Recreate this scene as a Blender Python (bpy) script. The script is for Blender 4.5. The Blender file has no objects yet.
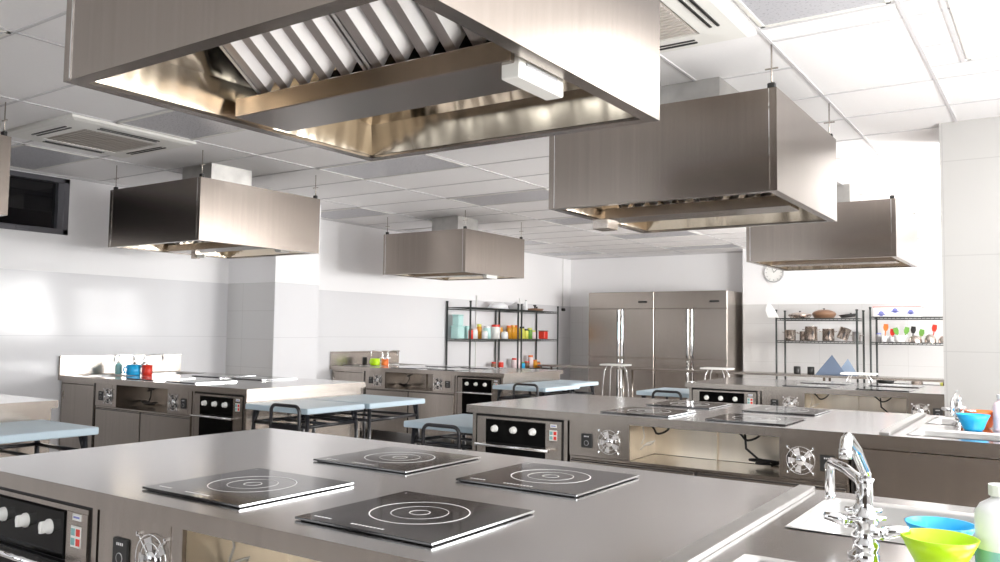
import bpy, math, random
from mathutils import Vector, Matrix, Euler
random.seed(4)
PI = math.pi
SC = bpy.context.scene
COL = SC.collection

# ------------------------------------------------------------ camera
F_PX = 827.7
cam_d = bpy.data.cameras.new('camera')
cam_d.sensor_fit = 'HORIZONTAL'; cam_d.sensor_width = 36.0
cam_d.lens = F_PX * 36.0 / 1000.0
cam_d.clip_start = 0.03; cam_d.clip_end = 200
cam = bpy.data.objects.new('camera', cam_d); COL.objects.link(cam)
def _R(yaw, pit, rol):
    return Matrix.Rotation(yaw, 3, 'Z') @ Matrix.Rotation(pit, 3, 'X') @ Matrix.Rotation(rol, 3, 'Y')
_M = _R(math.radians(34.144), math.radians(3.546), math.radians(-0.754))
_Q = _M @ Matrix(((1, 0, 0), (0, 0, -1), (0, 1, 0)))
cam.matrix_world = Matrix.Translation((0, 0, 1.2833)) @ _Q.to_4x4()
SC.camera = cam

# ------------------------------------------------------------ view, world, daylight, added front fill
SC.view_settings.view_transform = 'Standard'
SC.view_settings.look = 'None'
SC.view_settings.exposure = 1.5
SC.view_settings.gamma = 1.0
SC.view_settings.use_curve_mapping = False
W = bpy.data.worlds.new('daylight'); SC.world = W
W.use_nodes = True
W.node_tree.nodes['Background'].inputs[0].default_value = (0.93, 0.97, 1.0, 1)
W.node_tree.nodes['Background'].inputs[1].default_value = 1.5

XL, XR, YF, YB, ZC = -7.45, 1.2, -2.6, 13.3, 2.65
WIN_Z0, WIN_Z1 = 0.95, 2.35
WINS = [(-2.2, -0.6), (-0.3, 1.3), (1.6, 3.2), (3.5, 5.1), (6.9, 8.5), (8.8, 10.4), (10.7, 12.3)]
WIN_POWER = [1, 14, 34, 14, 118, 62, 8]
SC.cycles.diffuse_bounces = 8; SC.cycles.max_bounces = 12; SC.cycles.glossy_bounces = 6
for i, (a, b) in enumerate(WINS):
    ld = bpy.data.lights.new('window_daylight', 'AREA')
    ld.shape = 'RECTANGLE'; ld.size = b - a - 0.1; ld.size_y = WIN_Z1 - WIN_Z0 - 0.1
    ld.energy = WIN_POWER[i]; ld.color = (1.0, 0.985, 0.96)
    lo = bpy.data.objects.new('window_daylight', ld); COL.objects.link(lo)
    lo.location = (XR + 0.12, (a + b) / 2, (WIN_Z0 + WIN_Z1) / 2)
    lo.rotation_euler = Vector((1, 0, math.tan(math.radians(-30)))).to_track_quat('Z', 'Y').to_euler()
FILL_WINS = [(-6.9, -5.2), (-4.9, -3.2)]  # invented front windows, added with lamps to fill the ceiling
for a, b in FILL_WINS:
    ld = bpy.data.lights.new('added_front_fill', 'AREA')
    ld.shape = 'RECTANGLE'; ld.size = b - a - 0.1; ld.size_y = WIN_Z1 - WIN_Z0 - 0.1
    ld.energy = 4; ld.color = (.97, .98, 1.0)
    lo = bpy.data.objects.new('added_front_fill', ld); COL.objects.link(lo)
    lo.location = ((a + b) / 2, YF - 0.12, (WIN_Z0 + WIN_Z1) / 2)
    lo.rotation_euler = Vector((0, -1, -0.7)).to_track_quat('Z', 'Y').to_euler()
LAMP_EMIT = 3.0

# ------------------------------------------------------------ materials
def mat(name, col, rough=0.5, metal=0.0, **k):
    m = bpy.data.materials.new(name); m.use_nodes = True
    nt = m.node_tree; b = nt.nodes['Principled BSDF']
    b.inputs['Base Color'].default_value = (*col, 1)
    b.inputs['Roughness'].default_value = rough
    b.inputs['Metallic'].default_value = metal
    if 'coat' in k:
        b.inputs['Coat Weight'].default_value = k['coat']; b.inputs['Coat Roughness'].default_value = k.get('coat_r', 0.05)
    if 'trans' in k:
        b.inputs['Transmission Weight'].default_value = k['trans']
    if 'ior' in k:
        b.inputs['IOR'].default_value = k['ior']
    if 'emit' in k:
        b.inputs['Emission Color'].default_value = (*k.get('emit_col', col), 1); b.inputs['Emission Strength'].default_value = k['emit']
    if 'sss' in k:
        b.inputs['Subsurface Weight'].default_value = k['sss']; b.inputs['Subsurface Radius'].default_value = (.05, .05, .05)
    return m
def add_noise(m, scale=(40, 40, 40), rough_amp=0.1, bump=0.02, col_amp=0.0, dist=0.002, detail=3):
    nt = m.node_tree; b = nt.nodes['Principled BSDF']
    tc = nt.nodes.new('ShaderNodeTexCoord'); mp = nt.nodes.new('ShaderNodeMapping')
    mp.inputs['Scale'].default_value = scale
    nz = nt.nodes.new('ShaderNodeTexNoise'); nz.inputs['Scale'].default_value = 1.0; nz.inputs['Detail'].default_value = detail
    nt.links.new(tc.outputs['Object'], mp.inputs[0]); nt.links.new(mp.outputs[0], nz.inputs['Vector'])
    if rough_amp:
        r = nt.nodes.new('ShaderNodeMapRange'); base = b.inputs['Roughness'].default_value
        r.inputs['From Min'].default_value = .3; r.inputs['From Max'].default_value = .7
        r.inputs['To Min'].default_value = max(0, base - rough_amp); r.inputs['To Max'].default_value = base + rough_amp
        nt.links.new(nz.outputs['Fac'], r.inputs['Value']); nt.links.new(r.outputs[0], b.inputs['Roughness'])
    if bump:
        bp = nt.nodes.new('ShaderNodeBump'); bp.inputs['Strength'].default_value = bump; bp.inputs['Distance'].default_value = dist
        nt.links.new(nz.outputs['Fac'], bp.inputs['Height']); nt.links.new(bp.outputs[0], b.inputs['Normal'])
    if col_amp:
        c = b.inputs['Base Color'].default_value[:3]
        cr = nt.nodes.new('ShaderNodeValToRGB')
        cr.color_ramp.elements[0].position = .3; cr.color_ramp.elements[1].position = .7
        cr.color_ramp.elements[0].color = (*[v * (1 - col_amp) for v in c], 1)
        cr.color_ramp.elements[1].color = (*[min(1, v * (1 + col_amp)) for v in c], 1)
        nt.links.new(nz.outputs['Fac'], cr.inputs[0]); nt.links.new(cr.outputs[0], b.inputs['Base Color'])
    return m
def tile_mat(name, col, grout, bw, bh, rough, mortar=0.006, rot=None, bump=0.15):
    m = mat(name, col, rough)
    nt = m.node_tree; b = nt.nodes['Principled BSDF']
    tc = nt.nodes.new('ShaderNodeTexCoord'); mp = nt.nodes.new('ShaderNodeMapping')
    if rot: mp.inputs['Rotation'].default_value = rot
    br = nt.nodes.new('ShaderNodeTexBrick'); br.offset = 0.0; br.squash = 1.0
    br.inputs['Color1'].default_value = (*col, 1); br.inputs['Color2'].default_value = (*[c * .985 for c in col], 1)
    br.inputs['Mortar'].default_value = (*grout, 1); br.inputs['Scale'].default_value = 1.0
    br.inputs['Mortar Size'].default_value = mortar / 2; br.inputs['Brick Width'].default_value = bw; br.inputs['Row Height'].default_value = bh
    nt.links.new(tc.outputs['Object'], mp.inputs[0]); nt.links.new(mp.outputs[0], br.inputs['Vector'])
    nt.links.new(br.outputs['Color'], b.inputs['Base Color'])
    bp = nt.nodes.new('ShaderNodeBump'); bp.inputs['Strength'].default_value = bump; bp.inputs['Distance'].default_value = 0.002; bp.invert = True
    nt.links.new(br.outputs['Fac'], bp.inputs['Height']); nt.links.new(bp.outputs[0], b.inputs['Normal'])
    return m
M = {}
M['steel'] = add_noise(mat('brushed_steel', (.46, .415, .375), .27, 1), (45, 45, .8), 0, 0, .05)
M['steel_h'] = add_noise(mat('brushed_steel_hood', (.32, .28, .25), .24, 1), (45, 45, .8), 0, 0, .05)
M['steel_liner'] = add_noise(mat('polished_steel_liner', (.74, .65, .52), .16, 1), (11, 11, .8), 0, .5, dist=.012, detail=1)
M['steel_top'] = add_noise(mat('worktop_steel', (.66, .645, .64), .17, 1), (4, 4, 4), 0, .03, dist=.004)
M['steel_sink'] = add_noise(mat('sink_steel', (.66, .65, .64), .35, 1), (20, 20, 20), .06, .02)
M['galv'] = add_noise(mat('galvanised_duct', (.55, .54, .52), .42, 1), (12, 12, 12), .1, .05, .1)
M['chrome'] = mat('chrome', (.88, .89, .9), .05, 1)
M['slot_steel'] = add_noise(mat('slot_steel_lightened', (.86, .79, .68), .3, 1), (8, 8, 1), 0, .05, .08, dist=.01)  # lightened steel: reflected light inside the slot put into the colour
M['baffle'] = mat('filter_steel_lit', (.86, .84, .83), .35, 1)  # lit copy of the filter steel, for plates turned to the windows
M['baffle2'] = mat('filter_steel_shaded', (.55, .51, .49), .35, 1)  # shaded copy of the same steel, for the flat plates
M['dark'] = mat('dark_gap', (.012, .010, .010), .6)  # near-black that stands in for shade in gaps, grooves and recesses
M['black_gloss'] = mat('black_oven_glass', (.004, .004, .004), .08, 0)
M['black_gloss'].node_tree.nodes['Principled BSDF'].inputs['Specular IOR Level'].default_value = .12
M['hob_glass'] = mat('black_hob_glass', (.018, .015, .016), .07, 0, ior=1.6)
M['white_mark'] = mat('white_print', (.8, .8, .8), .4)
M['white_pl'] = mat('white_plastic', (.82, .82, .80), .35)
M['black_pl'] = mat('black_plastic', (.02, .02, .02), .4)
M['black_tube'] = mat('black_tube', (.012, .012, .016), .28, 0, coat=.4)
M['rack'] = mat('dark_rack_coating', (.035, .042, .04), .4)
M['wall'] = add_noise(mat('white_paint', (.88, .875, .885), .75), (3, 3, 3), 0, .02)
M['wall_dark'] = mat('taupe_paint', (.07, .055, .045), .7)
M['ceil'] = add_noise(mat('ceiling_tile', (.90, .89, .89), .65), (60, 60, 60), 0, .06, .01)
M['tbar'] = mat('ceiling_grid_bar', (.60, .59, .60), .5)
M['louvre'] = add_noise(mat('unlit_prismatic_panel', (.50, .50, .53), .3), (80, 80, 80), .05, .1)
M['lamp'] = mat('lit_panel', (1, 1, 1), .5, emit=LAMP_EMIT, emit_col=(1, .99, .96))
M['tile_x'] = tile_mat('white_wall_tile', (.72, .72, .74), (.60, .60, .62), .6, .295, .10, rot=(PI / 2, 0, PI / 2))
M['tile_x'].node_tree.nodes['Principled BSDF'].inputs['Specular IOR Level'].default_value = .13
M['tile_y'] = tile_mat('white_wall_tile_back', (.70, .695, .69), (.60, .59, .58), .6, .295, .09, rot=(PI / 2, 0, 0))
M['floor'] = tile_mat('floor_tile', (.62, .58, .55), (.44, .42, .40), .6, .6, .25, mortar=.006)
M['pillar'] = tile_mat('pillar_tile', (.54, .53, .515), (.46, .45, .44), .6, .6, .12, rot=(PI / 2, 0, 0))
M['cond_white'] = mat('conditioner_white', (.80, .79, .75), .4)
M['cond_grille'] = mat('conditioner_grille', (.50, .46, .42), .6)
M['pale_blue'] = add_noise(mat('pale_blue_laminate', (.50, .62, .70), .42), (20, 20, 20), .03, 0)
M['alu'] = mat('grey_window_frame', (.16, .16, .18), .4, .6)
M['glass_dark'] = mat('dark_glass', (.006, .006, .008), .04)
M['glass'] = mat('clear_glass', (1, 1, 1), 0, trans=1, ior=1.02)
M['blue'] = mat('sky_blue_plastic', (.02, .42, .80), .3)
M['green'] = mat('lime_plastic', (.50, .80, .01), .3)
M['red'] = mat('red_plastic', (.75, .04, .02), .35)
M['orange'] = mat('orange_plastic', (.85, .20, .04), .35)
M['amber'] = mat('amber_contents', (.70, .32, .02), .3)
M['yellow'] = mat('yellow_green_label', (.70, .70, .12), .4)
M['mint'] = mat('mint_translucent_plastic', (.52, .80, .78), .25)
M['milky'] = mat('milky_plastic', (.85, .86, .88), .3, sss=.3)
M['pink'] = mat('pink_plastic', (.85, .70, .72), .3)
M['teal'] = mat('teal_liquid', (.25, .50, .50), .2)
M['slate'] = mat('slate_blue_card', (.10, .135, .20), .5)
M['slate2'] = mat('pale_blue_card', (.21, .27, .36), .5)
M['pot'] = mat('pot_steel', (.62, .55, .50), .15, 1)
M['leaf'] = mat('green_handle', (.15, .35, .06), .5)
M['brown'] = mat('brown_ware', (.22, .12, .07), .4)
M['cable'] = mat('cable_black', (.02, .018, .018), .5)
M['cable_w'] = mat('cable_white', (.8, .78, .74), .5)
M['fan_blade'] = mat('fan_blade', (.62, .60, .60), .35)
M['purple'] = mat('printed_blue', (.20, .22, .55), .5)
M['grey_pl'] = mat('grey_plastic', (.45, .45, .46), .4)

# ------------------------------------------------------------ mesh builder
class MB:
    def __init__(s): s.v = []; s.f = []; s.m = []; s.sm = []; s.mi = 0; s.mats = []
    def use(s, key):
        if key not in s.mats: s.mats.append(key)
        s.mi = s.mats.index(key); return s
    def face(s, idx, smooth=False): s.f.append(tuple(idx)); s.m.append(s.mi); s.sm.append(smooth)
    def poly(s, pts):
        b = len(s.v); s.v += [tuple(p) for p in pts]; s.face(range(b, b + len(pts)))
    def box(s, x0, x1, y0, y1, z0, z1, bev=0.0):
        if x0 > x1: x0, x1 = x1, x0
        if y0 > y1: y0, y1 = y1, y0
        if z0 > z1: z0, z1 = z1, z0
        bev = min(bev, (x1 - x0) * .45, (y1 - y0) * .45, (z1 - z0) * .45)
        if bev <= 0:
            b = len(s.v)
            s.v += [(x, y, z) for z in (z0, z1) for (x, y) in ((x0, y0), (x1, y0), (x1, y1), (x0, y1))]
            for q in ((3, 2, 1, 0), (4, 5, 6, 7), (0, 1, 5, 4), (1, 2, 6, 5), (2, 3, 7, 6), (3, 0, 4, 7)): s.face([b + i for i in q])
            return s
        # chamfered box: rings
        rings = []
        for z, i in ((z0, bev), (z0 + bev, 0), (z1 - bev, 0), (z1, bev)):
            a0, a1, c0, c1 = x0 + i, x1 - i, y0 + i, y1 - i
            e = bev if i == 0 else bev * .6
            rings.append([(a0 + e, c0, z), (a1 - e, c0, z), (a1, c0 + e, z), (a1, c1 - e, z), (a1 - e, c1, z), (a0 + e, c1, z), (a0, c1 - e, z), (a0, c0 + e, z)])
        s.loft(rings, True, True); return s
    def loft(s, rings, cap0=False, cap1=False, smooth=False, closed=True):
        b = len(s.v); n = len(rings[0])
        for r in rings: s.v += [tuple(p) for p in r]
        for k in range(len(rings) - 1):
            for i in range(n if closed else n - 1):
                j = (i + 1) % n
                s.face((b + k * n + i, b + k * n + j, b + (k + 1) * n + j, b + (k + 1) * n + i), smooth)
        if cap0: s.face([b + i for i in range(n)][::-1])
        if cap1: s.face([b + (len(rings) - 1) * n + i for i in range(n)])
        return s
    def tube(s, pts, r, n=8, caps=True, smooth=True):
        pts = [Vector(p) for p in pts]; rs = r if isinstance(r, (list, tuple)) else [r] * len(pts)
        rings = []; up = None
        for i, p in enumerate(pts):
            d = (pts[min(i + 1, len(pts) - 1)] - pts[max(i - 1, 0)]).normalized()
            if up is None:
                up = Vector((0, 0, 1)) if abs(d.z) < .9 else Vector((1, 0, 0))
            a = d.cross(up)
            if a.length < 1e-4: a = d.cross(Vector((0, 1, 0)))
            a.normalize(); c = a.cross(d).normalized(); up = c
            rings.append([p + (a * math.cos(2 * PI * k / n) + c * math.sin(2 * PI * k / n)) * rs[i] for k in range(n)])
        return s.loft(rings, caps, caps, smooth)
    def lathe(s, prof, c=(0, 0, 0), n=24, smooth=True, ax='z', cap0=False, cap1=False):
        rings = []
        for r, h in prof:
            ring = []
            for k in range(n):
                a = 2 * PI * k / n; x, y = r * math.cos(a), r * math.sin(a)
                if ax == 'z': q = (c[0] + x, c[1] + y, c[2] + h)
                elif ax == 'y': q = (c[0] + x, c[1] + h, c[2] + y)
                else: q = (c[0] + h, c[1] + x, c[2] + y)
                ring.append(q)
            rings.append(ring)
        return s.loft(rings, cap0, cap1, smooth)
    def ring(s, c, R, w, h, n=48):   # flat ring raised by h
        return s.lathe([(R - w / 2, 0), (R - w / 2, h), (R + w / 2, h), (R + w / 2, 0)], c, n, False)
    def build(s, name, parent=None, key=None, loc=None):
        me = bpy.data.meshes.new(name)
        me.from_pydata(s.v, [], s.f)
        ks = s.mats or [key]
        for k in ks: me.materials.append(M[k])
        for p, mi, sm in zip(me.polygons, s.m, s.sm): p.material_index = mi; p.use_smooth = sm
        me.update()
        import bmesh
        bm = bmesh.new(); bm.from_mesh(me); bmesh.ops.recalc_face_normals(bm, faces=bm.faces); bm.to_mesh(me); bm.free()
        o = bpy.data.objects.new(name, me); COL.objects.link(o)
        if parent is not None: o.parent = parent
        if loc is not None: o.location = loc
        return o
def mb(key): return MB().use(key)
def thing(name, label, cat, loc=(0, 0, 0), group=None, rz=0):
    o = bpy.data.objects.new(name, None); COL.objects.link(o); o.empty_display_size = .1
    o.location = loc; o.rotation_euler = (0, 0, rz); return tag(o, label, cat, group)
def tag(o, label, cat, group=None):
    o['label'] = label; o['category'] = cat
    if group: o['group'] = group
    return o
def struct(o): o['kind'] = 'structure'; return o
def lab(o, label): o['label'] = label; return o

# ------------------------------------------------------------ the room shell
T = .15
struct(mb('floor').box(XL - T, XR + T, YF - T, YB + T, -.1, 0).build('floor'))
struct(mb('ceil').box(XL - T, XR + T, YF - T, YB + T, ZC, ZC + .1).build('ceiling'))
# left wall with a high dark window band
LW = (-1.6, 3.98, 2.11, 2.62)
w = mb('wall')
w.box(XL - T, XL, YF, YB, 1.77, LW[2]); w.box(XL - T, XL, YF, LW[0], LW[2], ZC); w.box(XL - T, XL, LW[1], YB, LW[2], ZC)
w.box(XL - T, XL, LW[0], LW[1], LW[3], ZC)
w.use('tile_x').box(XL - T, XL, YF, YB, 0, 1.77)
w.use('wall').box(XL, -6.7, 5.75, 6.36, 1.77, ZC)
w.use('tile_y').box(XL, -6.705, 5.75, 6.355, 0, 1.77)
w.use('tile_x').box(-6.706, -6.7, 5.752, 6.358, 0, 1.768)
struct(w.build('wall_left'))
# back wall, with the thicker right part
w = mb('wall').box(XL, -4.15, YB, YB + T, 1.77, ZC)
w.use('tile_y').box(XL, -4.15, YB, YB + T, 0, 1.77)
w.use('wall').box(-4.15, XR, 12.95, YB + T, 1.77, ZC); w.use('tile_y').box(-4.15, XR, 12.95, YB + T, 0, 1.77)
struct(w.build('wall_back'))
w = mb('wall_dark').box(XL, XR, YF - T, YF, 0, WIN_Z0); w.box(XL, XR, YF - T, YF, WIN_Z1, ZC)
e = [XL] + [q for p in FILL_WINS for q in p] + [XR]
for i in range(0, len(e), 2): w.box(e[i], e[i + 1], YF - T, YF, WIN_Z0, WIN_Z1)
struct(w.build('wall_front'))
for i, (a, b) in enumerate(FILL_WINS):
    f = mb('alu'); t = .05
    f.box(a, b, YF - .09, YF - .03, WIN_Z0, WIN_Z0 + t); f.box(a, b, YF - .09, YF - .03, WIN_Z1 - t, WIN_Z1)
    for q in (a, b - t, (a + b) / 2 - t / 2): f.box(q, q + t, YF - .09, YF - .03, WIN_Z0, WIN_Z1)
    struct(f.build('window_%d' % (i + 9)))  # frames of the invented front windows around the fill lamps
# right wall with its windows
w = mb('wall').box(XR, XR + T, YF, YB, 0, WIN_Z0); w.box(XR, XR + T, YF, YB, WIN_Z1, ZC)
e = [YF] + [q for p in WINS for q in p] + [YB]
for i in range(0, len(e), 2): w.box(XR, XR + T, e[i], e[i + 1], WIN_Z0, WIN_Z1)
struct(w.build('wall_right'))
for i, (a, b) in enumerate(WINS):
    f = mb('alu'); t = .05
    f.box(XR + .03, XR + .09, a, b, WIN_Z0, WIN_Z0 + t); f.box(XR + .03, XR + .09, a, b, WIN_Z1 - t, WIN_Z1)
    f.box(XR + .03, XR + .09, a, a + t, WIN_Z0, WIN_Z1); f.box(XR + .03, XR + .09, b - t, b, WIN_Z0, WIN_Z1)
    f.box(XR + .03, XR + .09, (a + b) / 2 - .025, (a + b) / 2 + .025, WIN_Z0, WIN_Z1)
    f.box(XR + .03, XR + .09, a, b, 1.62, 1.67)
    o = struct(f.build('window_%d' % (i + 1)))
# pillar between the second and third right-hand island
struct(mb('pillar').box(-.615, XR, 5.87, 6.5, 0, ZC).build('wall_pillar'))
# high dark window
o = mb('alu'); y0, y1, z0, z1 = LW
o.box(XL - .08, XL + .01, y0, y1, z0, z0 + .05, .004); o.box(XL - .08, XL + .01, y0, y1, z1 - .045, z1, .004)
for yy in (y0, y1 - .05, 1.9, -.0): o.box(XL - .08, XL + .01, yy, yy + .05, z0, z1, .004)
o.box(XL - .05, XL + .005, y1 - .10, y1 - .05, z0 + .05, z1 - .04)
wn = struct(o.build('window_8'))
g = mb('glass_dark').box(XL - .05, XL - .045, y0 + .02, y1 - .02, z0 + .02, z1 - .02).build('glass', wn)
mb('alu').box(XL + .01, XL + .03, 3.52, 3.62, z0 + .015, z0 + .045, .004).build('latch', wn)
struct(mb('dark').box(XL - .6, XL - .55, y0 - .3, y1 + .3, z0 - .3, z1 + .03).build('wall_behind_window'))

# ceiling grid bars (one grid)
gb = mb('tbar'); bw = .009
def barX(y, x0, x1): gb.box(x0, x1, y - bw, y + bw, ZC - .004, ZC + .001)
def barY(x, y0, y1): gb.box(x - bw, x + bw, y0, y1, ZC - .005, ZC + .001)
GY = [.05 + .6 * k for k in range(-4, 23)]
for y in GY: barX(y, XL, -1.09 if 2.4 < y < 6.2 else XR)
for x in (-6.4, -5.2, -4.0, -2.8, -1.6): barY(x, YF, YB)
barY(-1.09, YF, 12.95); barY(-.52, YF, 5.87); barY(-.37, 3.3, 4.6); barY(.7, YF, 5.87)
for y in (3.64, 3.82, 4.84, 5.42, 5.97): barX(y, -1.09, XR)
barX(4.26, -.52, -.37); barX(4.6, -.52, XR)
for x in (.1,): barY(x, 6.5, 12.95)
struct(gb.build('trim_1'))
# wall angle at the ceiling edge
ta = mb('tbar').box(XL, XL + .015, YF, YB, ZC - .02, ZC); ta.box(XL, XR, YB - .015, YB, ZC - .02, ZC)
struct(ta.build('trim_2'))

# ceiling light fittings (unlit grey panels, some lit near the windows)
def light_panel(x0, x1, y0, y1, lit, label):
    t = thing('ceiling_light_panel', label, 'ceiling light', ((x0 + x1) / 2, (y0 + y1) / 2, ZC - .006), 'recessed ceiling light panels')
    dx, dy = (x1 - x0) / 2 - .012, (y1 - y0) / 2 - .012
    f = mb('cond_white'); b = .018
    f.box(-dx, dx, -dy, -dy + b, -.004, .005); f.box(-dx, dx, dy - b, dy, -.004, .005); f.box(-dx, -dx + b, -dy, dy, -.004, .005); f.box(dx - b, dx, -dy, dy, -.004, .005)
    f.build('frame', t)
    mb('lamp' if lit else 'louvre').box(-dx + b, dx - b, -dy + b, dy - b, 0, .0045).build('diffuser', t)
rows = [1.25, 3.05, 4.85, 6.65, 8.45, 10.25, 12.05]
rn = {1.25: 'above the front islands, nearest the camera', 3.05: 'in the row level with the first ceiling conditioner', 4.85: 'in the row just beyond the big front hood',
      6.65: 'in the row over the middle aisle', 8.45: 'in the row above the farther left island', 10.25: 'in the row before the racks', 12.05: 'in the last row, close to the refrigerators'}
cn = {-7.42: 'against the left wall', -5.2: 'over the left islands', -2.8: 'over the middle of the room'}
for x in cn:
    for y in rows:
        if x == -7.42 and y == 4.85: continue
        light_panel(x, x + (1.02 if x < -7 else 1.2), y, y + .6, False, 'unlit grey recessed light panel %s, %s' % (cn[x], rn[y]))
light_panel(-1.08, -.53, 2.45, 3.62, False, 'unlit grey ceiling panel beside the white conditioner at the top right')
light_panel(-.36, .7, 3.3, 4.58, True, 'brightly lit square ceiling panel in the top right corner')
light_panel(-.3, .9, 7.25, 7.85, True, 'lit ceiling panel behind the tiled pillar')

# ceiling cassette conditioners
def cassette(x0, x1, y0, y1, label, deg=0):
    cx, cy = (x0 + x1) / 2, (y0 + y1) / 2; h = (x1 - x0) / 2
    t = thing('ceiling_air_conditioner', label, 'air conditioner', (cx, cy, ZC), 'cassette air conditioners')
    p = mb('cond_white'); g = .27
    # sloped fascia ring
    r0 = [(-h, -h, -.001), (h, -h, -.001), (h, h, -.001), (-h, h, -.001)]
    r1 = [(a, b, -.022) for a, b, _ in r0]
    k = h - .03; r2 = [(-k, -k, -.034), (k, -k, -.034), (k, k, -.034), (-k, k, -.034)]
    r3 = [(-g, -g, -.04), (g, -g, -.04), (g, g, -.04), (-g, g, -.04)]
    r4 = [(a, b, -.02) for a, b, _ in r3]
    p.loft([r0, r1, r2, r3, r4], True, True); p.build('fascia', t)
    gr = mb('cond_grille').box(-g + .01, g - .01, -g + .01, g - .01, -.036, -.021)
    for i in range(16):
        yy = -g + .03 + i * (2 * g - .06) / 15; gr.box(-g + .02, g - .02, yy - .004, yy + .004, -.041, -.03)
    gr.build('intake_grille', t)
    for a in range(4):
        v = mb('black_pl'); L = .22
        for q in (.33, .365):
            if a == 0: v.box(-L, L, q, q + .012, -.0415, -.03)
            if a == 1: v.box(-L, L, -q - .012, -q, -.0415, -.03)
            if a == 2: v.box(q, q + .012, -L, L, -.0415, -.03)
            if a == 3: v.box(-q - .012, -q, -L, L, -.0415, -.03)
        v.build('air_slot', t)
cassette(-6.13, -5.21, 2.78, 3.70, 'square white ceiling air conditioner with beige grille left of the big front hood')
cassette(-2.02, -1.10, 2.72, 3.64, 'square cream ceiling air conditioner at the top edge, right of the big front hood')

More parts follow.
